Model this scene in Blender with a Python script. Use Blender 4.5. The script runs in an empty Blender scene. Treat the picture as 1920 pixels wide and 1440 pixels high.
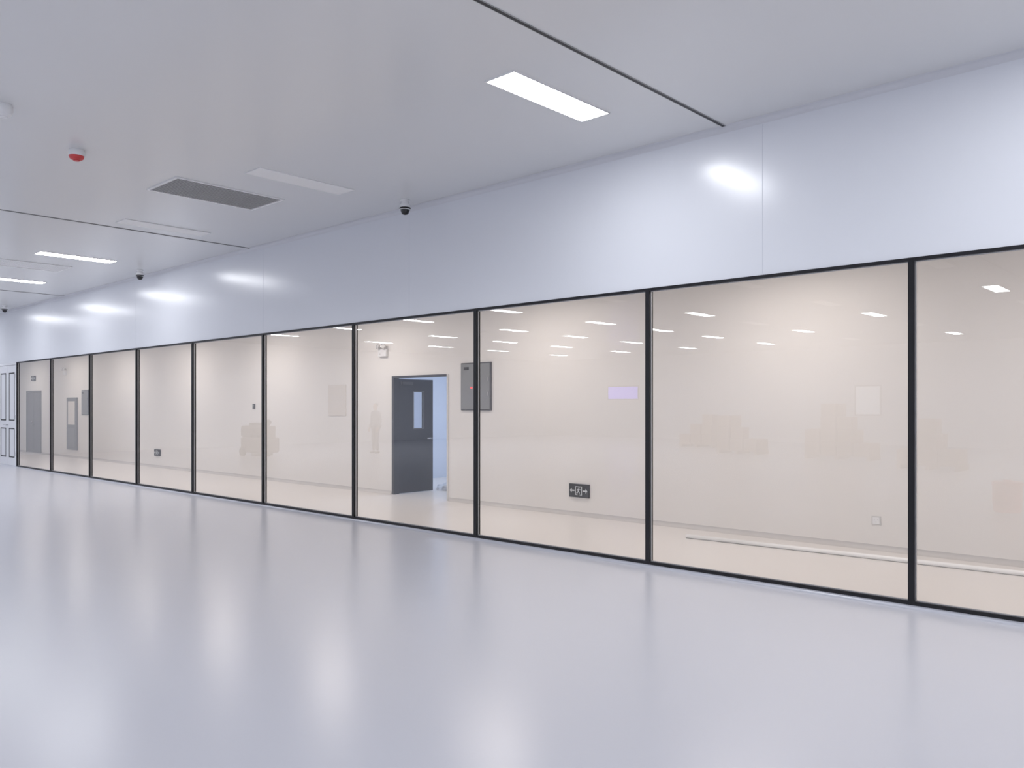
import bpy, bmesh, math, random
from mathutils import Vector, Matrix
from mathutils import noise as mn
random.seed(4)
scene = bpy.context.scene
scene.view_settings.view_transform = 'Standard'
scene.view_settings.look = 'None'
COL = scene.collection

# ---------------------------------------------------------------- materials
def mat(name, color, rough=0.5, metal=0.0, spec=0.5, noise=0.0, nscale=3.0, emit=None, estr=0.0, coat=0.0, crough=0.1):
    m = bpy.data.materials.new(name); m.use_nodes = True
    nt = m.node_tree; p = nt.nodes['Principled BSDF']
    p.inputs['Base Color'].default_value = (*color, 1)
    p.inputs['Roughness'].default_value = rough
    p.inputs['Metallic'].default_value = metal
    p.inputs['Specular IOR Level'].default_value = spec
    p.inputs['Coat Weight'].default_value = coat
    p.inputs['Coat Roughness'].default_value = crough
    if emit:
        p.inputs['Emission Color'].default_value = (*emit, 1)
        p.inputs['Emission Strength'].default_value = estr
        try: m.cycles.emission_sampling = 'FRONT'
        except Exception: pass
    if noise > 0:
        tc = nt.nodes.new('ShaderNodeTexCoord')
        n = nt.nodes.new('ShaderNodeTexNoise'); n.inputs['Scale'].default_value = nscale
        n.inputs['Detail'].default_value = 3
        nt.links.new(tc.outputs['Object'], n.inputs['Vector'])
        r = nt.nodes.new('ShaderNodeMapRange')
        r.inputs['To Min'].default_value = 1 - noise; r.inputs['To Max'].default_value = 1 + noise
        nt.links.new(n.outputs['Fac'], r.inputs['Value'])
        mul = nt.nodes.new('ShaderNodeVectorMath'); mul.operation = 'SCALE'
        mul.inputs[0].default_value = color
        nt.links.new(r.outputs['Result'], mul.inputs['Scale'])
        nt.links.new(mul.outputs['Vector'], p.inputs['Base Color'])
    return m

def glass_mat(name, tint, rough=0.0, k=1.3):
    m = bpy.data.materials.new(name); m.use_nodes = True
    nt = m.node_tree; nt.nodes.clear()
    out = nt.nodes.new('ShaderNodeOutputMaterial')
    mix = nt.nodes.new('ShaderNodeMixShader')
    tr = nt.nodes.new('ShaderNodeBsdfTransparent'); tr.inputs['Color'].default_value = (*tint, 1)
    gl = nt.nodes.new('ShaderNodeBsdfGlossy'); gl.inputs['Roughness'].default_value = rough
    gl.inputs['Color'].default_value = (1, 1, 1, 1)
    fr = nt.nodes.new('ShaderNodeFresnel'); fr.inputs['IOR'].default_value = 1.5
    mu = nt.nodes.new('ShaderNodeMath'); mu.operation = 'MULTIPLY'; mu.inputs[1].default_value = k
    mu.use_clamp = True
    nt.links.new(fr.outputs[0], mu.inputs[0]); nt.links.new(mu.outputs[0], mix.inputs[0])
    nt.links.new(tr.outputs[0], mix.inputs[1]); nt.links.new(gl.outputs[0], mix.inputs[2])
    nt.links.new(mix.outputs[0], out.inputs['Surface'])
    return m

M = {}
M['ceil'] = mat('ceiling_panel', (.75, .755, .76), .22, spec=.6, noise=.008, nscale=.4)
M['wall'] = mat('coated_wall_panel', (.765, .785, .835), .22, spec=.65, noise=.008, nscale=.4)
M['joint'] = mat('panel_joint', (.62, .64, .70), .5, noise=.02)
M['cove'] = mat('cove_profile', (.66, .67, .71), .4, noise=.01)
M['floor'] = mat('epoxy_floor', (.64, .65, .71), .25, spec=.65, noise=.008, nscale=.3)
M['cfloor'] = mat('corridor_floor_epoxy', (.81, .78, .765), .3, noise=.01, nscale=.8)
M['cbase'] = mat('corridor_cove_base', (.60, .58, .57), .4, noise=.01, nscale=.8)
M['cwall'] = mat('corridor_wall_paint', (.85, .825, .80), .5, noise=.01, nscale=.5)
M['cceil'] = mat('corridor_ceiling_paint', (.85, .84, .83), .6, noise=.01)
M['black'] = mat('black_aluminium', (.010, .010, .013), .4, spec=.3, noise=.05)
M['gasket'] = mat('silver_gasket', (.45, .45, .47), .4, metal=.6, noise=.03)
M['white'] = mat('white_plastic', (.85, .85, .86), .4, noise=.01)
M['whitem'] = mat('white_enamel', (.78, .79, .83), .35, noise=.01)
M['dif_off'] = mat('diffuser_unlit', (.92, .92, .92), .45, noise=.01)
M['led'] = mat('diffuser_lit', (.9, .9, .9), .5, emit=(.95, .965, 1), estr=61, noise=.005)
M['led_n'] = mat('diffuser_lit_dimmed', (.9, .9, .9), .5, emit=(.95, .965, 1), estr=32, noise=.005)
M['cled'] = mat('corridor_diffuser_lit', (.9, .9, .9), .5, emit=(1, .92, .86), estr=23, noise=.005)
M['bled'] = mat('cool_diffuser_lit', (.9, .9, .9), .5, emit=(.80, .88, 1), estr=46, noise=.005)
M['slot'] = mat('dark_slot', (.03, .03, .032), .5, noise=.05)
M['grille'] = mat('grille_grey', (.37, .37, .375), .5, noise=.03, nscale=20)
M['grilleb'] = mat('grille_backing', (.25, .25, .255), .7, noise=.03)
M['domeblk'] = mat('camera_dome_black', (.01, .01, .012), .12, noise=.05)
M['red'] = mat('detector_red', (.66, .06, .06), .4, noise=.06, nscale=30)
M['slate'] = mat('slate_door_paint', (.045, .050, .062), .3, noise=.05)
M['slate2'] = mat('grey_door_paint', (.22, .225, .235), .4, noise=.03)
M['box'] = mat('cabinet_grey', (.26, .27, .275), .4, noise=.03)
M['boxd'] = mat('cabinet_edge', (.10, .10, .11), .4, noise=.03)
M['outl'] = mat('outlet_grey', (.68, .67, .66), .4, noise=.01)
M['sign'] = mat('sign_black', (.02, .02, .022), .4, noise=.05)
M['signw'] = mat('sign_white', (.62, .64, .66), .5, noise=.02)
M['pvc'] = mat('white_pvc', (.96, .96, .96), .3, noise=.005)
M['bwall'] = mat('blue_white_wall', (.70, .76, .88), .5, noise=.02)
M['tan'] = mat('access_panel_tan', (.78, .74, .70), .5, noise=.02)
M['chrome'] = mat('chrome', (.6, .6, .62), .2, metal=1, noise=.02)
M['screen'] = mat('display_blue', (.02, .02, .06), .3, emit=(.26, .20, 1.0), estr=4, noise=.05)
M['rubber'] = mat('rubber', (.02, .02, .02), .7, noise=.05)
M['machine'] = mat('machine_body_brown', (.13, .10, .09), .45, noise=.05)
M['bag'] = mat('plastic_sheet', (.7, .74, .82), .3, noise=.08, nscale=15)
M['redglint'] = mat('red_reflection', (.5, .02, .02), .4, emit=(1, .05, .05), estr=2, noise=.01)  # glowing red that paints a small reflection, not a light source
M['winglow'] = mat('daylight_pane', (.6, .65, .7), .3, emit=(.8, .88, 1), estr=.8, noise=.05)
M['carton'] = mat('cardboard', (.50, .36, .26), .8, noise=.06, nscale=8)
M['wood'] = mat('pallet_wood', (.40, .28, .16), .75, noise=.12, nscale=12)
M['orange'] = mat('orange_plastic', (.85, .14, .05), .4, noise=.04)
M['shirt'] = mat('work_shirt', (.24, .26, .32), .85, noise=.08, nscale=12)
M['trousers'] = mat('work_trousers', (.14, .15, .18), .85, noise=.08, nscale=12)
M['skin'] = mat('skin', (.50, .30, .21), .5, noise=.05)
M['hair'] = mat('hair_black', (.015, .012, .010), .5, noise=.1)
M['glass'] = glass_mat('clear_glass', (.985, .98, .975), k=1.6)
M['glass2'] = glass_mat('vision_panel_glass', (.97, .98, 1))

# ---------------------------------------------------------------- builders
def finish(ob, parent=None):
    COL.objects.link(ob)
    if parent: ob.parent = parent
    return ob

def empty(name, loc=(0, 0, 0)):
    e = bpy.data.objects.new(name, None); e.location = loc; e.empty_display_size = .2
    COL.objects.link(e); return e

def boxes(name, lst, parent=None, bevel=0.0, loc=None):
    if loc is None: loc = parent.location if parent else (0, 0, 0)
    lx, ly, lz = loc
    bm = bmesh.new(); keys = []
    for (x0, x1, y0, y1, z0, z1, k) in lst:
        if k not in keys: keys.append(k)
        x0, x1 = sorted((x0, x1)); y0, y1 = sorted((y0, y1)); z0, z1 = sorted((z0, z1))
        vs = [bm.verts.new((x - lx, y - ly, z - lz)) for x in (x0, x1) for y in (y0, y1) for z in (z0, z1)]
        for f in ((0, 1, 3, 2), (4, 6, 7, 5), (0, 4, 5, 1), (2, 3, 7, 6), (0, 2, 6, 4), (1, 5, 7, 3)):
            fc = bm.faces.new([vs[i] for i in f]); fc.material_index = keys.index(k)
    bmesh.ops.recalc_face_normals(bm, faces=bm.faces)
    me = bpy.data.meshes.new(name); bm.to_mesh(me); bm.free()
    for k in keys: me.materials.append(M[k])
    ob = bpy.data.objects.new(name, me)
    if not parent: ob.location = loc
    if bevel:
        b = ob.modifiers.new('bevel', 'BEVEL'); b.width = bevel; b.segments = 2; b.limit_method = 'ANGLE'
    return finish(ob, parent)

def quad_down(name, x0, x1, y0, y1, z, key, parent):
    L = parent.location
    me = bpy.data.meshes.new(name)
    me.from_pydata([(x0 - L.x, y0 - L.y, z - L.z), (x0 - L.x, y1 - L.y, z - L.z), (x1 - L.x, y1 - L.y, z - L.z), (x1 - L.x, y0 - L.y, z - L.z)], [], [(0, 1, 2, 3)])
    me.materials.append(M[key])
    return finish(bpy.data.objects.new(name, me), parent)

def lathe(name, prof, loc, parent=None, seg=32, smooth=True):
    bm = bmesh.new(); keys = []; rings = []
    for r, z, k in prof:
        if k not in keys: keys.append(k)
        if r < 1e-5: rings.append([bm.verts.new((0, 0, z))])
        else: rings.append([bm.verts.new((r * math.cos(2 * math.pi * i / seg), r * math.sin(2 * math.pi * i / seg), z)) for i in range(seg)])
    for j in range(len(prof) - 1):
        a, b = rings[j], rings[j + 1]
        for i in range(seg):
            i2 = (i + 1) % seg
            if len(a) == 1 and len(b) == 1: continue
            if len(a) == 1: f = bm.faces.new((a[0], b[i], b[i2]))
            elif len(b) == 1: f = bm.faces.new((a[i], b[0], a[i2]))
            else: f = bm.faces.new((a[i], b[i], b[i2], a[i2]))
            f.material_index = keys.index(prof[j][2]); f.smooth = smooth
    bmesh.ops.recalc_face_normals(bm, faces=bm.faces)
    me = bpy.data.meshes.new(name); bm.to_mesh(me); bm.free()
    for k in keys: me.materials.append(M[k])
    if smooth:
        try: me.set_sharp_from_angle(angle=math.radians(35))
        except Exception: pass
    ob = bpy.data.objects.new(name, me); ob.location = loc
    return finish(ob, parent)

def extrude_x(name, prof, x0, x1, key, parent=None):
    bm = bmesh.new()
    a = [bm.verts.new((x0, y, z)) for y, z in prof]; b = [bm.verts.new((x1, y, z)) for y, z in prof]
    bm.faces.new(a); bm.faces.new(b[::-1]); n = len(prof)
    for i in range(n):
        bm.faces.new((a[i], a[(i + 1) % n], b[(i + 1) % n], b[i]))
    bmesh.ops.recalc_face_normals(bm, faces=bm.faces)
    me = bpy.data.meshes.new(name); bm.to_mesh(me); bm.free(); me.materials.append(M[key])
    return finish(bpy.data.objects.new(name, me), parent)

def cyl(name, p0, p1, r, key, parent=None, seg=16):
    p0, p1 = Vector(p0), Vector(p1); d = p1 - p0
    bm = bmesh.new(); bmesh.ops.create_cone(bm, cap_ends=True, segments=seg, radius1=r, radius2=r, depth=d.length)
    for f in bm.faces: f.smooth = len(f.verts) == 4
    me = bpy.data.meshes.new(name); bm.to_mesh(me); bm.free(); me.materials.append(M[key])
    ob = bpy.data.objects.new(name, me)
    ob.rotation_mode = 'QUATERNION'; ob.rotation_quaternion = d.to_track_quat('Z', 'Y')
    c = (p0 + p1) / 2
    ob.location = c - (parent.location if parent else Vector((0, 0, 0)))
    return finish(ob, parent)

def flat_polys(name, polys, y, key, parent):
    L = parent.location; bm = bmesh.new()
    for poly in polys:
        a = [bm.verts.new((x - L.x, y - L.y, z - L.z)) for x, z in poly]
        b = [bm.verts.new((x - L.x, y + .004 - L.y, z - L.z)) for x, z in poly]
        n = len(poly); bm.faces.new(a); bm.faces.new(b[::-1])
        for i in range(n): bm.faces.new((a[i], a[(i + 1) % n], b[(i + 1) % n], b[i]))
    bmesh.ops.recalc_face_normals(bm, faces=bm.faces)
    me = bpy.data.meshes.new(name); bm.to_mesh(me); bm.free(); me.materials.append(M[key])
    return finish(bpy.data.objects.new(name, me), parent)

# ---------------------------------------------------------------- dimensions (metres)
H = 4.252          # room ceiling
YW = 7.0           # glazed wall face
XL, XR = -31.0, 9.0
YB = -22.0         # far side of the hall
GT = 2.805         # glazing head
YC = 9.6           # corridor back wall
HC = 3.32          # corridor ceiling
CL, CR = -34.0, 6.0

# ---------------------------------------------------------------- shell
boxes('floor', [(XL, XR, YB, YW + .06, -.1, 0, 'floor'), (CL, CR, YW + .06, YC, -.1, 0, 'cfloor'),
                (-14, -8, YC, 13.6, -.1, 0, 'cfloor')])
boxes('ceiling', [(XL, XR, YB, YW, H, H + .1, 'ceil')])
boxes('ceiling_corridor', [(CL, CR, YW + .05, YC, HC, HC + .1, 'cceil')])
wf = [(XL, -26.20, YW, YW + .05, 0, H, 'wall'), (-26.20, 5.40, YW, YW + .05, GT + .012, H, 'wall'),
      (5.40, XR, YW, YW + .05, 0, H, 'wall'), (-24.60, 5.40, YW, YW + .05, 0, .030, 'wall')]
boxes('wall_front', wf)
boxes('wall_left', [(XL - .1, XL, YB, YW + .05, 0, H, 'wall')])
boxes('wall_right', [(XR, XR + .1, YB, YW + .05, 0, H, 'wall')])
boxes('wall_rear', [(XL, XR, YB - .1, YB, 0, H, 'wall')])
boxes('wall_corridor', [(CL, -11.96, YC, YC + .1, 0, HC, 'cwall'), (-10.42, CR, YC, YC + .1, 0, HC, 'cwall'),
                        (-11.96, -10.42, YC, YC + .1, 2.19, HC, 'cwall')])
boxes('wall_corridor_left', [(CL - .1, CL, YW + .05, YC, 0, HC, 'cwall')])
boxes('wall_corridor_right', [(CR, CR + .1, YW + .05, YC, 0, HC, 'cwall')])
boxes('wall_side_room', [(-14.1, -14, YC + .1, 13.6, 0, 3, 'bwall'), (-8, -7.9, YC + .1, 13.6, 0, 3, 'bwall'),
                         (-14.1, -7.9, 13.6, 13.7, 0, 3, 'bwall')])
boxes('ceiling_side_room', [(-14, -8, YC + .1, 13.6, 3, 3.1, 'bwall')])

jl = []
for x in (4.0, .29, -3.40, -8.37, -12.05, -17.0, -22.0):
    jl.append((x - .0022, x + .0022, YW - .001, YW + .001, GT + .03, H - .06, 'joint'))
boxes('trim_wall_joints', jl)

def cove(y, z, sy, sz, r, n=8):
    pts = [(y, z)]
    for i in range(n + 1):
        a = math.pi / 2 * i / n
        pts.append((y + sy * (r - r * math.sin(a)), z + sz * (r - r * math.cos(a))))
    return pts
extrude_x('trim_ceiling_cove', cove(YW, H, -1, -1, .055), XL, XR, 'cove')
extrude_x('baseboard_front', cove(YW, 0, -1, 1, .04), XL, XR, 'floor')
extrude_x('baseboard_corridor', cove(YC, 0, -1, 1, .06), -10.40, CR, 'cbase')
extrude_x('baseboard_corridor', cove(YC, 0, -1, 1, .06), CL, -11.98, 'cbase')

for x in (-3.765, -12.42, -20.95, 4.75):
    boxes('ceiling_track', [(x - .015, x + .015, YB + .1, YW - .005, H - .004, H + .001, 'slot'),
                            (x - .019, x - .015, YB + .1, YW - .005, H - .006, H + .001, 'grille'),
                            (x + .015, x + .019, YB + .1, YW - .005, H - .006, H + .001, 'grille')], loc=(x, 0, H))

# ---------------------------------------------------------------- glazing
mx = [5.37, 2.86, .365, -2.127, -4.632, -7.116, -9.596, -12.055, -14.52, -16.97, -19.48, -22.0, -24.58]
hw = .024
for i in range(len(mx) - 1):
    xr, xl = mx[i], mx[i + 1]; cx = (xl + xr) / 2
    e = empty('window_%d' % (i + 1), (cx, YW + .02, 0))
    y0, y1 = YW - .012, YW + .055
    fr = [(xl + hw, xr - hw, y0, y1, GT - .014, GT + .014, 'black'), (xl + hw, xr - hw, y0, y1, .030, .060, 'black')]
    fr.append((xr - hw, xr + hw, y0 - .002, y1, .030, GT + .014, 'black'))
    if i == len(mx) - 2: fr.append((xl - hw, xl + hw, y0 - .002, y1, .030, GT + .014, 'black'))
    boxes('frame', fr, e)
    g = .007; a, b = xl + hw, xr - hw; zb, zt = .060, GT - .014
    boxes('gasket', [(a, a + g, YW + .012, YW + .03, zb, zt, 'gasket'), (b - g, b, YW + .012, YW + .03, zb, zt, 'gasket'),
                     (a + g, b - g, YW + .012, YW + .03, zb, zb + g, 'gasket'), (a + g, b - g, YW + .012, YW + .03, zt - g, zt, 'gasket')], e)
    L = e.location
    me = bpy.data.meshes.new('glass_pane')
    me.from_pydata([(a - L.x, .001, zb), (b - L.x, .001, zb), (b - L.x, .001, zt), (a - L.x, .001, zt)], [], [(0, 1, 2, 3)])
    me.materials.append(M['glass']); finish(bpy.data.objects.new('glass_pane', me), e)

# ---------------------------------------------------------------- cleanroom double door in the glazed wall
def clean_door():
    e = empty('door_1', (-25.4, YW, 0))
    boxes('frame', [(-24.66, -24.605, YW - .01, YW + .05, 0, GT + .01, 'whitem'), (-26.2, -26.14, YW - .01, YW + .05, 0, GT + .01, 'whitem'),
                    (-26.14, -24.66, YW - .01, YW + .05, GT - .05, GT + .01, 'whitem')], e)
    for n, (x0, x1) in enumerate(((-25.395, -24.67), (-26.13, -25.405))):
        l = [(x0, x1, YW + .004, YW + .045, .01, GT - .055, 'whitem')]
        def ring(xa, xb, za, zb, t=.028):
            y0, y1 = YW - .002, YW + .005
            return [(xa, xb, y0, y1, za, za + t, 'black'), (xa, xb, y0, y1, zb - t, zb, 'black'),
                    (xa, xa + t, y0, y1, za + t, zb - t, 'black'), (xb - t, xb, y0, y1, za + t, zb - t, 'black')]
        l += ring(x0 + .13, x1 - .13, 1.25, 2.55) + ring(x0 + .13, x1 - .13, .25, 1.05)
        boxes('leaf_%d' % (n + 1), l, e)
        hx = x0 + .05 if n == 0 else x1 - .05
        cyl('handle_stem_%d' % (n + 1), (hx, YW + .004, 1.13), (hx, YW - .05, 1.13), .012, 'chrome', e)
        cyl('handle_%d' % (n + 1), (hx, YW - .05, 1.13), (hx + (.11 if n == 0 else -.11), YW - .05, 1.13), .010, 'chrome', e)
    boxes('hinges', [(-24.675, -24.655, YW - .014, YW - .001, z, z + .1, 'chrome') for z in (.3, 1.3, 2.4)], e)
clean_door()

# ---------------------------------------------------------------- ceiling lights
def led_panel(x, y, key, zc=H, w=.30, l=1.24, along='y'):
    e = empty('ceiling_light', (x, y, zc))
    hx, hy = (w / 2, l / 2) if along == 'y' else (l / 2, w / 2)
    t = .012; z0, z1 = zc - .010, zc
    boxes('bezel', [(x - hx - t, x + hx + t, y - hy - t, y - hy, z0, z1, 'white'), (x - hx - t, x + hx + t, y + hy, y + hy + t, z0, z1, 'white'),
                    (x - hx - t, x - hx, y - hy, y + hy, z0, z1, 'white'), (x + hx, x + hx + t, y - hy, y + hy, z0, z1, 'white')], e)
    quad_down('diffuser', x - hx, x + hx, y - hy, y + hy, zc - .009, key, e)
cols = [6.6, 2.9, -.8, -4.5, -8.3, -11.91, -15.4, -19.1, -22.75, -26.6]
rows = [5.32, -2.2, -6.6, -10.0, -13.6, -18.0]
off = {(-8.3, 5.32), (-11.91, 5.32), (-4.5, -2.2), (-8.3, -2.2), (-11.91, -2.2), (-8.3, -6.6), (-11.91, -10.0), (-8.3, -13.6), (-4.5, -10.0), (-11.91, -18.0)}
for r in rows:
    for c in cols:
        led_panel(c, r, 'dif_off' if (c, r) in off else ('led_n' if r > 5 else 'led'))
for i in range(10):
    led_panel(-31.5 + 3.9 * i, 8.3, 'cled', HC, along='x')
led_panel(-11.8, 12.3, 'bled', 3.0)

# ---------------------------------------------------------------- ceiling vents
def vent(x, y, w, l, slat='grille', back='grilleb'):
    e = empty('ceiling_vent', (x, y, H)); t = .03; hx, hy = w / 2, l / 2; z0 = H - .012
    boxes('frame', [(x - hx, x + hx, y - hy, y - hy + t, z0, H, 'white'), (x - hx, x + hx, y + hy - t, y + hy, z0, H, 'white'),
                    (x - hx, x - hx + t, y - hy + t, y + hy - t, z0, H, 'white'), (x + hx - t, x + hx, y - hy + t, y + hy - t, z0, H, 'white')], e)
    boxes('backing', [(x - hx + t, x + hx - t, y - hy + t, y + hy - t, H - .004, H, back)], e)
    n = 44; sp = (l - 2 * t) / n
    boxes('slats', [(x - hx + t, x + hx - t, y - hy + t + sp * (k + .2), y - hy + t + sp * (k + .75), H - .008, H - .004, slat) for k in range(n)], e)
vent(-9.57, 4.93, .80, 1.40)
vent(-16.9, 4.93, .80, 1.40, 'dif_off', 'cove')  # pale slats and backing: grazing-angle sheen put into the colour
vent(-2.2, -2.9, .80, 1.40)

# ---------------------------------------------------------------- dome cameras, detectors
for (x, y) in ((-8.08, 6.69), (-15.94, 6.64), (-24.0, 6.55)):
    lathe('security_camera', [(0, 0, 'white'), (.060, 0, 'white'), (.062, -.012, 'white'), (.045, -.020, 'white'), (.050, -.045, 'white'),
                              (.066, -.062, 'white'), (.070, -.095, 'white'), (.070, -.100, 'domeblk'), (.072, -.122, 'white'), (.066, -.128, 'domeblk'),
                              (.056, -.132, 'domeblk'), (.054, -.150, 'domeblk'), (.045, -.170, 'domeblk'), (.028, -.185, 'domeblk'), (0, -.192, 'domeblk')], (x, y, H))
def detector(x, y, red):
    k = 'red' if red else 'white'
    lathe('smoke_detector', [(0, 0, 'white'), (.070, 0, 'white'), (.076, -.02, 'white'), (.074, -.062, k), (.068, -.070, k), (.066, -.085, k),
                             (.050, -.098, k), (.032, -.102, k), (.030, -.110, k), (0, -.112, k)], (x, y, H))
detector(-8.98, 3.10, True)
detector(-8.10, 2.20, False)
detector(-17.5, 0.5, True)

# ---------------------------------------------------------------- corridor wall fittings
def exit_sign(x, z, w=.37, h=.20):
    e = empty('exit_sign', (x, YC, z)); y = YC - .03
    boxes('housing', [(x - w / 2, x + w / 2, y, YC, z - h / 2, z + h / 2, 'sign')], e, bevel=.004)
    u = w / .37
    P = []
    def R(a, b, c, d): P.append([(x + a * u, z + c * u), (x + b * u, z + c * u), (x + b * u, z + d * u), (x + a * u, z + d * u)])
    for s in (-1, 1):
        P.append([(x + s * .165 * u, z), (x + s * .130 * u, z + .035 * u), (x + s * .130 * u, z - .035 * u)])
        R(min(s * .13, s * .078), max(s * .13, s * .078), -.010, .010)
    R(-.062, -.052, -.065, .065); R(.052, .062, -.065, .065); R(-.052, .052, .055, .065)
    R(-.052, -.02, -.065, -.058); R(.02, .052, -.065, -.058)
    def limb(a, b, t):
        ax, az = a; bx, bz = b; dx, dz = bx - ax, bz - az; n = math.hypot(dx, dz); px, pz = -dz / n * t, dx / n * t
        P.append([(x + (ax + px) * u, z + (az + pz) * u), (x + (bx + px) * u, z + (bz + pz) * u), (x + (bx - px) * u, z + (bz - pz) * u), (x + (ax - px) * u, z + (az - pz) * u)])
    P.append([(x + (.008 + .010 * math.cos(a * math.pi / 4)) * u, z + (.040 + .010 * math.sin(a * math.pi / 4)) * u) for a in range(8)])
    limb((.002, .028), (-.008, -.008), .010); limb((.002, .024), (.026, .012), .004); limb((.026, .012), (.036, .022), .0035)
    limb((.0, .024), (-.026, .018), .004); limb((-.026, .018), (-.032, .0), .0035)
    limb((-.008, -.008), (.016, -.022), .006); limb((.016, -.022), (.010, -.052), .005)
    limb((-.010, -.008), (-.020, -.034), .006); limb((-.020, -.034), (-.044, -.036), .005)
    flat_polys('pictogram', P, y - .0045, 'signw', e)
exit_sign(-7.55, .375)
exit_sign(-21.9, .395, .34, .18)
exit_sign(-31.85, 2.62, .40, .18)

def wall_cabinet(x0, x1, z0, z1, glint=True):
    cx = (x0 + x1) / 2; e = empty('electrical_panel', (cx, YC - .02, (z0 + z1) / 2)); y = YC - .035
    boxes('case', [(x0, x1, y + .008, YC - .001, z0, z1, 'boxd')], e, bevel=.004)
    boxes('cover', [(x0 + .02, x1 - .02, y, y + .008, z0 + .02, z1 - .02, 'box')], e, bevel=.003)
    boxes('latches', [(x1 - .06, x1 - .04, y - .008, y, z0 + (z1 - z0) * t - .03, z0 + (z1 - z0) * t + .03, 'chrome') for t in (.35, .65)]
          + [(x0 + .08, x0 + .2, y - .002, y, z1 - .12, z1 - .07, 'sign')], e)
    if glint: boxes('reflection_spot', [(cx - .11, cx - .07, y - .004, y, z0 + .37, z0 + .395, 'redglint')], e)  # red reflection on the cover, painted as a glowing patch
wall_cabinet(-10.09, -9.38, 1.56, 2.36)
wall_cabinet(-27.32, -26.76, 1.37, 2.15, False)

def wide_cabinet():
    e = empty('hose_cabinet', (-28.13, YC - .02, 1.08)); y = YC - .04
    boxes('case', [(-28.57, -27.70, y, YC - .001, .25, 1.92, 'slate2')], e, bevel=.005)
    boxes('door_glass', [(-28.43, -27.84, y - .006, y, .35, .95, 'box'), (-28.43, -27.84, y - .006, y, 1.05, 1.80, 'tan')], e, bevel=.003)
wide_cabinet()

def emergency_light(x, z):
    e = empty('emergency_light', (x, YC, z)); y = YC - .06
    boxes('body', [(x - .12, x + .12, y, YC, z - .10, z + .04, 'white')], e, bevel=.01)
    for s in (-1, 1):
        o = lathe('spot_%d' % (1 if s < 0 else 2), [(0, -.03, 'outl'), (.03, -.03, 'outl'), (.048, .02, 'white'), (.050, .035, 'chrome'), (.042, .03, 'outl'), (0, .03, 'outl')],
                  (s * .075, -.07, .085), e, 20)
        o.rotation_euler = (math.radians(80), 0, math.radians(s * 15))
    boxes('label', [(x - .07, x - .04, y - .002, y, z - .07, z - .04, 'outl')], e)
    boxes('posts', [(x + s * .075 - .008, x + s * .075 + .008, YC - .06, YC - .03, z + .03, z + .07, 'white') for s in (-1, 1)], e)
emergency_light(-12.2, 2.66); emergency_light(-28.75, 2.76)

e = empty('power_outlet', (-3.29, YC, .333))
boxes('plate', [(-3.342, -3.238, YC - .010, YC, .281, .385, 'outl')], e, bevel=.003)
boxes('face', [(-3.328, -3.252, YC - .013, YC - .009, .295, .371, 'white')], e, bevel=.001)
boxes('sockets', [(-3.312, -3.306, YC - .0145, YC - .012, .340, .355, 'outl'), (-3.274, -3.268, YC - .0145, YC - .012, .340, .355, 'outl'),
                  (-3.293, -3.287, YC - .0145, YC - .012, .310, .325, 'outl')], e)
e = empty('wall_thermostat', (-16.9, YC, 1.63))
boxes('body', [(-16.94, -16.86, YC - .03, YC, 1.57, 1.69, 'boxd')], e, bevel=.005)
boxes('display', [(-16.93, -16.87, YC - .032, YC - .03, 1.63, 1.67, 'box')], e)
e = empty('access_panel', (-13.7, YC, 1.75))
boxes('cover', [(-14.0, -13.4, YC - .012, YC, 1.44, 2.06, 'tan')], e, bevel=.003)

def open_door():
    e = empty('door_2', (-11.19, YC, 0))
    boxes('frame', [(-11.96, -11.90, YC - .015, YC + .11, 0, 2.19, 'slate'), (-10.46, -10.42, YC - .015, YC + .11, 0, 2.19, 'outl'),
                    (-11.90, -10.46, YC - .015, YC + .11, 2.15, 2.19, 'slate')], e)
    X0, X1 = -11.95, -11.905; ya, yb = YC + .115, YC + .95; va, vb, za, zb = 10.07, 10.31, 1.22, 1.90
    boxes('leaf_open', [(X0, X1, ya, va, .01, 2.14, 'slate'), (X0, X1, vb, yb, .01, 2.14, 'slate'),
                        (X0, X1, va, vb, .01, za, 'slate'), (X0, X1, va, vb, zb, 2.14, 'slate')], e)
    boxes('vision_panel', [(X0 + .02, X0 + .026, va, vb, za, zb, 'glass2')], e)
    boxes('vision_bead', [(X1, X1 + .006, va - .015, va, za - .015, zb + .015, 'slate2'), (X1, X1 + .006, vb, vb + .015, za - .015, zb + .015, 'slate2'),
                          (X1, X1 + .006, va, vb, zb, zb + .015, 'slate2'), (X1, X1 + .006, va, vb, za - .015, za, 'slate2')], e)
    cyl('handle', (X1 + .05, yb - .06, 1.02), (X1 + .05, yb - .19, 1.02), .010, 'chrome', e)
    cyl('handle_stem', (X1, yb - .06, 1.02), (X1 + .05, yb - .06, 1.02), .010, 'chrome', e)
    boxes('closer', [(X1, X1 + .05, ya + .05, ya + .3, 2.03, 2.09, 'boxd')], e)
open_door()

def closed_door():
    e = empty('door_3', (-31.85, YC, 0))
    boxes('frame', [(-32.62, -32.55, YC - .02, YC + .02, 0, 2.19, 'slate2'), (-31.15, -31.08, YC - .02, YC + .02, 0, 2.19, 'slate2'),
                    (-32.55, -31.15, YC - .02, YC + .02, 2.13, 2.19, 'slate2')], e)
    boxes('leaf_1', [(-31.845, -31.155, YC - .01, YC, .01, 2.125, 'slate2')], e, bevel=.003)
    boxes('leaf_2', [(-32.545, -31.855, YC - .01, YC, .01, 2.125, 'slate2')], e, bevel=.003)
    for s, xx in ((1, -31.78), (2, -31.92)):
        cyl('handle_%d' % s, (xx, YC - .05, .95), (xx, YC - .05, 1.15), .010, 'chrome', e)
        cyl('handle_stem_%d' % s, (xx, YC - .05, 1.0), (xx, YC - .01, 1.0), .008, 'chrome', e)
closed_door()

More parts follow.
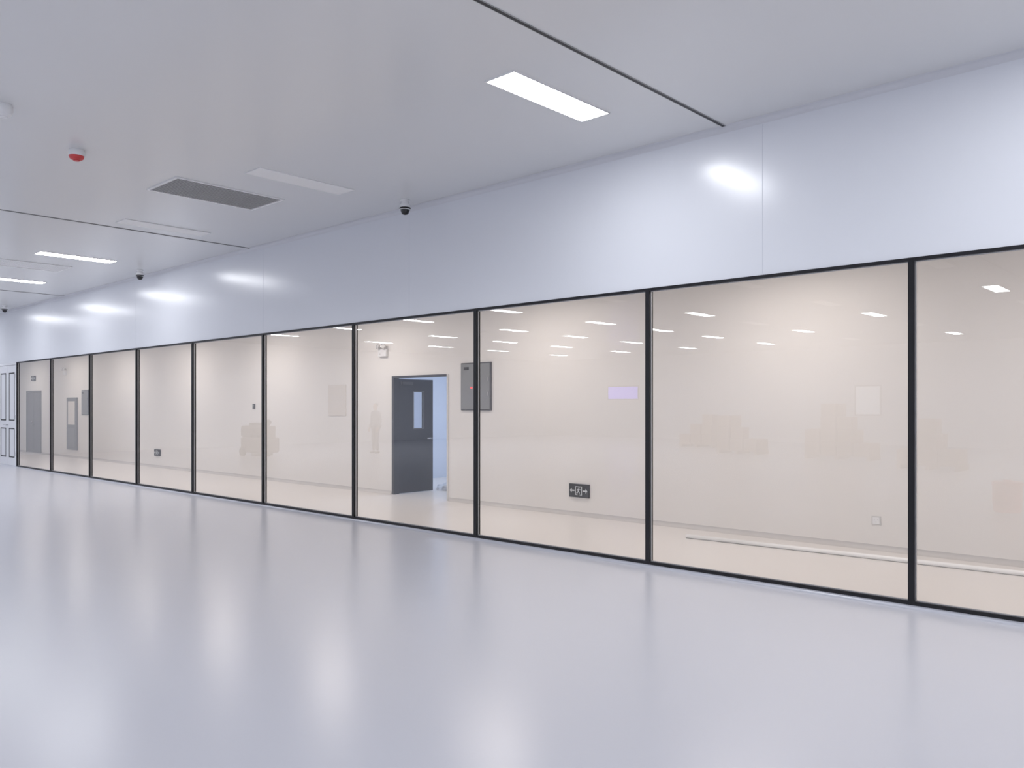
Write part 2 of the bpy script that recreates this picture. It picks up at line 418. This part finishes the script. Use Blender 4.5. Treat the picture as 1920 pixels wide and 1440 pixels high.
cyl('pvc_pipe', (-5.31, 8.87, .025), (-.2, 9.16, .025), .025, 'pvc')
bm = bmesh.new(); bmesh.ops.create_icosphere(bm, subdivisions=4, radius=1)
for v in bm.verts:
    n = mn.noise(v.co * 2.3) * .35 + mn.noise(v.co * 7) * .15
    v.co = Vector((v.co.x * .35, v.co.y * .28, max(0, v.co.z) * .16)) * (1 + n)
    v.co.z = max(0, v.co.z)
me = bpy.data.meshes.new('plastic_sheeting'); bm.to_mesh(me); bm.free(); me.materials.append(M['bag'])
o = bpy.data.objects.new('plastic_sheeting', me); o.location = (-11.75, 10.95, 0); finish(o)
e = empty('workbench', (-9.5, 12.9, 0))
boxes('top', [(-10.5, -8.5, 12.7, 13.5, .80, .85, 'slate')], e, bevel=.004)
boxes('legs', [(x, x + .05, y, y + .05, 0, .80, 'boxd') for x in (-10.45, -8.6) for y in (12.75, 13.4)], e)
boxes('drawers', [(-9.2, -8.61, 12.76, 13.44, .3, .80, 'slate')], e, bevel=.004)

# ---------------------------------------------------------------- far side of the hall (seen in the glass reflections)
e = empty('wall_display', (-25.4, YB, 2.36))
boxes('housing', [(-26.4, -24.4, YB, YB + .06, 2.0, 2.75, 'black')], e, bevel=.01)
boxes('screen', [(-26.35, -24.45, YB + .06, YB + .065, 2.05, 2.70, 'screen')], e)
for n, (xa, w) in enumerate(((-13.2, 1.0), (-2.0, 1.0))):
    e = empty('window_%d' % (13 + n), (xa, YB, 1.9))
    boxes('frame', [(xa - .06, xa + w + .06, YB, YB + .05, 1.24, 1.30, 'box'), (xa - .06, xa + w + .06, YB, YB + .05, 2.5, 2.56, 'box'),
                    (xa - .06, xa, YB, YB + .05, 1.30, 2.5, 'box'), (xa + w, xa + w + .06, YB, YB + .05, 1.30, 2.5, 'box')], e)
    boxes('pane', [(xa, xa + w, YB + .01, YB + .02, 1.30, 2.5, 'winglow')], e)

def carton_stack(x, y, hs, s=.5):  # unseen stacks added to enrich the haze reflected in the glass
    """hs: stack height for each column"""
    nx = len(hs)
    e = empty('added_carton_pallet', (x, y, 0)); w = nx * s / 2
    boxes('pallet', [(x - w, x + w, y - .5 + .2 * k, y - .5 + .2 * k + .12, .11, .13, 'wood') for k in range(5)]
          + [(x - w + q * (w - .05), x - w + q * (w - .05) + .1, y - .5, y + .42, .0, .11, 'wood') for q in (0, 1, 2)], e)
    l = []
    for i in range(nx):
        for j in range(2):
            for k in range(max(1, hs[i] - (1 if random.random() < .3 else 0))):
                d = random.uniform(-.02, .02)
                l.append((x - w + i * s + .02 + d, x - w + (i + 1) * s - .02 + d, y - .48 + j * .46, y - .48 + j * .46 + .44, .13 + k * .4, .13 + k * .4 + .39, 'carton'))
    boxes('cartons', l, e, bevel=.008)
carton_stack(-6.5, -9.0, (1, 3, 2)); carton_stack(-9.8, -11.5, (2, 4, 3, 1)); carton_stack(-13.5, -12.2, (3, 2, 1))
carton_stack(-2.5, -12.0, (2, 3, 4, 2)); carton_stack(-17.0, -15.5, (1, 2, 3))
lathe('orange_drum', [(0, 0, 'orange'), (.18, 0, 'orange'), (.19, .02, 'orange'), (.20, .18, 'orange'), (.205, .19, 'orange'), (.205, .21, 'orange'), (.20, .22, 'orange'),
                      (.205, .40, 'orange'), (.215, .42, 'orange'), (.215, .45, 'orange'), (.20, .47, 'orange'), (.06, .475, 'orange'), (.055, .50, 'rubber'), (0, .505, 'rubber')], (-3.0, -.4, 0))

# ride-on floor scrubber
e = empty('floor_scrubber', (-24.5, -.1, 0))
boxes('chassis', [(-25.2, -23.9, -.45, .25, .12, .62, 'machine')], e, bevel=.06)
boxes('hopper', [(-25.25, -24.6, -.43, .23, .62, 1.0, 'machine')], e, bevel=.08)
boxes('seat', [(-24.75, -24.35, -.33, .13, .62, .72, 'rubber'), (-24.85, -24.75, -.33, .13, .68, 1.1, 'rubber')], e, bevel=.03)
boxes('console', [(-24.05, -23.9, -.3, .1, .55, 1.0, 'machine')], e, bevel=.03)
cyl('steering_column', (-23.98, -.1, .95), (-24.15, -.1, 1.08), .02, 'rubber', e)
cyl('steering_wheel', (-24.14, -.1, 1.07), (-24.16, -.1, 1.09), .17, 'rubber', e, 28)
for n, (wx, wy) in enumerate(((-25.0, -.47), (-25.0, .27), (-24.05, -.1))):
    cyl('wheel_%d' % (n + 1), (wx, wy - .05, .14), (wx, wy + .05, .14), .14, 'rubber', e, 24)
cyl('brush', (-24.4, -.1, .03), (-24.4, -.1, .12), .34, 'rubber', e, 32)

# standing worker, seen only as a faint reflection
def skin_obj(name, verts, edges, radii, key, parent, root=0, sub=2):
    me = bpy.data.meshes.new(name); me.from_pydata(verts, edges, []); me.materials.append(M[key])
    ob = bpy.data.objects.new(name, me); finish(ob, parent)
    sk = ob.modifiers.new('skin', 'SKIN'); sk.use_smooth_shade = True
    for i, r in enumerate(radii):
        rr = r if isinstance(r, tuple) else (r, r)
        me.skin_vertices[0].data[i].radius = rr
        me.skin_vertices[0].data[i].use_root = (i == root)
    s = ob.modifiers.new('sub', 'SUBSURF'); s.levels = sub; s.render_levels = sub
    return ob
pe = empty('worker', (-22.9, -3.6, 0))
bv = [(0, 0, .96), (0, 0, 1.12), (0, .01, 1.30), (0, 0, 1.43), (0, .01, 1.50),
      (-.19, 0, 1.40), (-.25, -.02, 1.12), (-.24, .08, .90), (.19, 0, 1.40), (.25, -.02, 1.12), (.24, .08, .90)]
be = [(0, 1), (1, 2), (2, 3), (3, 4), (3, 5), (5, 6), (6, 7), (3, 8), (8, 9), (9, 10)]
skin_obj('torso', bv, be, [(.16, .11), (.15, .10), (.17, .115), (.12, .09), .06, .065, .05, .04, .065, .05, .04], 'shirt', pe)
lv = [(0, 0, .98), (-.10, 0, .90), (-.11, .02, .50), (-.12, -.02, .10), (.10, 0, .90), (.12, .04, .50), (.13, .02, .10)]
skin_obj('trousers', lv, [(0, 1), (1, 2), (2, 3), (0, 4), (4, 5), (5, 6)], [(.15, .11), .09, .065, .055, .09, .065, .055], 'trousers', pe)
skin_obj('head', [(0, .0, 1.48), (0, .01, 1.55), (0, .02, 1.61), (0, .01, 1.68), (0, 0, 1.73)], [(0, 1), (1, 2), (2, 3), (3, 4)], [.05, .055, (.075, .085), (.078, .095), .05], 'skin', pe)
skin_obj('hair', [(0, -.03, 1.64), (0, -.015, 1.71), (0, .0, 1.75)], [(0, 1), (1, 2)], [(.078, .075), (.085, .095), .055], 'hair', pe)
skin_obj('nose', [(0, .10, 1.64), (0, .125, 1.61)], [(0, 1)], [.010, .014], 'skin', pe, sub=1)
for s in (-1, 1):
    tag = 1 if s < 0 else 2
    skin_obj('shoe_%d' % tag, [(s * .125, -.07, .045), (s * .13, .02, .05), (s * .14, .16, .035)], [(0, 1), (1, 2)], [.042, .048, .034], 'rubber', pe)
    hx, hy, hz = s * .24, .09, .87
    skin_obj('palm_%d' % tag, [(hx, hy - .005, hz + .05), (hx, hy + .01, hz), (hx, hy + .02, hz - .05)], [(0, 1), (1, 2)], [.024, (.022, .036), (.018, .038)], 'skin', pe)
    for f, (dy, ln) in enumerate(((-.028, .060), (-.010, .074), (.010, .078), (.028, .070))):
        b = (hx, hy + .02 + dy, hz - .05)
        skin_obj('finger_%d_%d' % (tag, f), [b, (hx - s * .006, b[1] + .004, b[2] - ln * .55), (hx - s * .020, b[1] + .008, b[2] - ln)], [(0, 1), (1, 2)], [.009, .0085, .0075], 'skin', pe, sub=1)
    skin_obj('thumb_%d' % tag, [(hx, hy + .03, hz), (hx - s * .01, hy + .065, hz - .03), (hx - s * .016, hy + .075, hz - .06)], [(0, 1), (1, 2)], [.012, .010, .009], 'skin', pe, sub=1)

# ---------------------------------------------------------------- world & camera
w = bpy.data.worlds.new('world'); scene.world = w; w.use_nodes = True
w.node_tree.nodes['Background'].inputs['Color'].default_value = (.75, .8, .9, 1)
w.node_tree.nodes['Background'].inputs['Strength'].default_value = .5

cd = bpy.data.cameras.new('camera'); cam = bpy.data.objects.new('camera', cd); COL.objects.link(cam)
cam.location = (0, 0, 1.62)
cam.rotation_euler = (math.radians(90), 0, math.radians(90 - 47.07))
cd.sensor_width = 36; cd.lens = 1534 / 1920 * 36; cd.shift_y = 43 / 1920
cd.clip_start = .05; cd.clip_end = 200
scene.camera = cam
